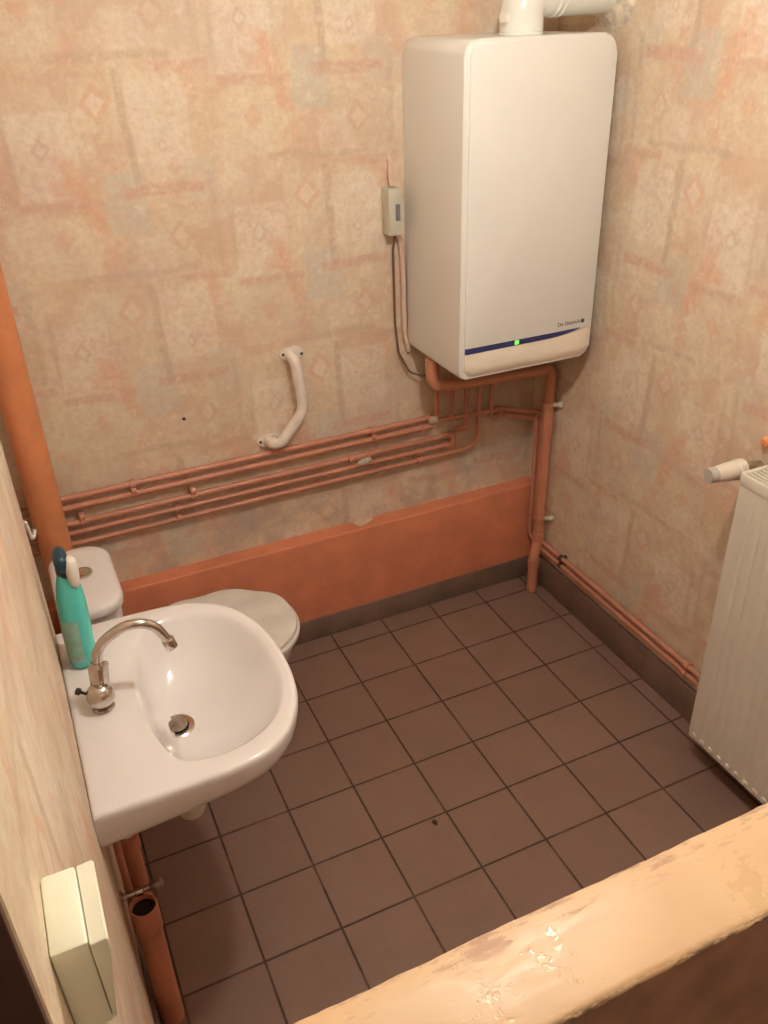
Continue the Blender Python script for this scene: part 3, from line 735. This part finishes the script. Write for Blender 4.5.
ld = link('cistern_lid', loft([cist(-.853, -.700, .156, .691, .068), cist(-.856, -.696, .160, .696, .070), cist(-.856, -.696, .160, .712, .070), cist(-.853, -.700, .156, .720, .068), cist(-.843, -.709, .147, .7245, .058), cist(-.822, -.730, .12, .7265, .040)]), M['porcelain'], to, angle=50)
link('flush_button', lathe([(.025, 0), (.026, .003), (.025, .006), (.0205, .007), (.020, .004), (.019, .004), (.0185, .008), (.012, .0095), (0, .010)], (-.777, TY-.002, .7265), (0, 0, 1), 28), M['chrome'], ld)

# ------------------------------------------------------------------ small odds and ends
bm = bmesh.new(); bmesh.ops.create_icosphere(bm, subdivisions=2, radius=.0085)
for v in bm.verts: v.co = Vector((v.co.x*.8-.046+random.uniform(-.002, .002), v.co.y*1.2-1.020+random.uniform(-.002, .002), max(.0003, v.co.z*.5+.003)))
tag(link('dead_leaf', bm, M['debris']), 'tiny dark crumb lying on a floor tile mid room', 'debris')
def flap():
    bm = bmesh.new(); pts = [(.128, .405), (.150, .398), (.175, .409), (.203, .412), (.200, .430), (.165, .424), (.135, .428)]
    A = [bm.verts.new((x, -.104 + .052*((z-.39)/.04)*.35 - .0, z+.006)) for x, z in pts]
    B = [bm.verts.new((x, -.105 + .052*((z-.39)/.04)*.35 - .0015, z+.0075)) for x, z in pts]
    bm.faces.new(A); bm.faces.new(B); n_ = len(A)
    for k in range(n_): bm.faces.new((A[k], A[(k+1) % n_], B[(k+1) % n_], B[k]))
    return bm
fl = [(.138, -.082), (.150, -.094), (.178, -.086), (.206, -.066), (.202, -.052), (.132, -.051)]
tag(link('wallpaper_scrap', prism(fl, .4075, .4095, 'xy'), M['conduit'], smooth=False), 'torn scrap of wallpaper lying on the orange ledge', 'paper scrap')

# ------------------------------------------------------------------ lamp
LX, LY = -.07, -1.42
lt = thing('ceiling_lamp', 'round ceiling lamp with bare bulb', 'lamp', (LX, LY, ZC))
link('ceiling_rose', lathe([(.05, 0), (.05, -.015), (.03, -.03), (.02, -.035)], (LX, LY, ZC), (0, 0, 1), 28), M['plasticw'], lt)
link('lamp_holder', lathe([(.018, -.03), (.02, -.04), (.02, -.075), (.016, -.08)], (LX, LY, ZC-.06), (0, 0, 1), 20), M['plasticw'], lt)
link('cord', tube([(LX, LY, ZC-.03), (LX, LY, ZC-.095)], .004, 8), M['plasticw'], lt)
link('bulb', lathe([(.014, -.078)] + [(.052*math.cos(a), -.130+.052*math.sin(a)) for a in [math.radians(q) for q in range(70, -86, -12)]] + [(0, -.182)], (LX, LY, ZC-.06), (0, 0, 1), 20), M['bulb'], lt)

n = NT('hall_fill_glow'); n.set(Base_Color=(1, .9, .7)); n.b.inputs['Emission Color'].default_value = (1, .93, .80, 1); n.b.inputs['Emission Strength'].default_value = 2.6; M['hall_fill'] = n.m
hl = thing('hall_fill_lamp', 'unseen dim globe lamp added on the hallway ceiling as fill', 'lamp', (-.2, -3.0, ZC))  # added out of view as weak fill for the partition's near face
link('ceiling_rose', lathe([(.06, 0), (.06, -.02), (.045, -.03)], (-.2, -3.0, ZC), (0, 0, 1), 28), M['plasticw'], hl)
link('globe', lathe([(.045, -.03)] + [(.09*math.cos(a), -.115+.09*math.sin(a)) for a in [math.radians(q) for q in range(60, -86, -10)]] + [(0, -.205)], (-.2, -3.0, ZC), (0, 0, 1), 28), M['hall_fill'], hl)

# ------------------------------------------------------------------ world, camera, view
w = bpy.data.worlds.new('world'); bpy.context.scene.world = w; w.use_nodes = True
w.node_tree.nodes['Background'].inputs[0].default_value = (1, .85, .7, 1); w.node_tree.nodes['Background'].inputs[1].default_value = .05
yaw, pit, rol, fpx = .4144, -.5353, -.0325, 858.7494
f = Vector((math.sin(yaw)*math.cos(pit), math.cos(yaw)*math.cos(pit), math.sin(pit))); r = Vector((math.cos(yaw), -math.sin(yaw), 0)); u = r.cross(f)
r2 = math.cos(rol)*r+math.sin(rol)*u; u2 = -math.sin(rol)*r+math.cos(rol)*u
cd = bpy.data.cameras.new('camera'); cam = bpy.data.objects.new('camera', cd); C.objects.link(cam)
cd.sensor_fit = 'HORIZONTAL'; cd.sensor_width = 36; cd.lens = 36*fpx/768; cd.clip_start = .02
mw = Matrix.Identity(4)
for i in range(3): mw[i][0] = r2[i]; mw[i][1] = u2[i]; mw[i][2] = -f[i]
mw[0][3], mw[1][3], mw[2][3] = -.8003, -2.4517, 1.9697
cam.matrix_world = mw
s = bpy.context.scene; s.camera = cam
s.view_settings.view_transform = 'Standard'; s.view_settings.look = 'None'; s.view_settings.gamma = 1; s.view_settings.use_curve_mapping = False
s.view_settings.exposure = 1.2
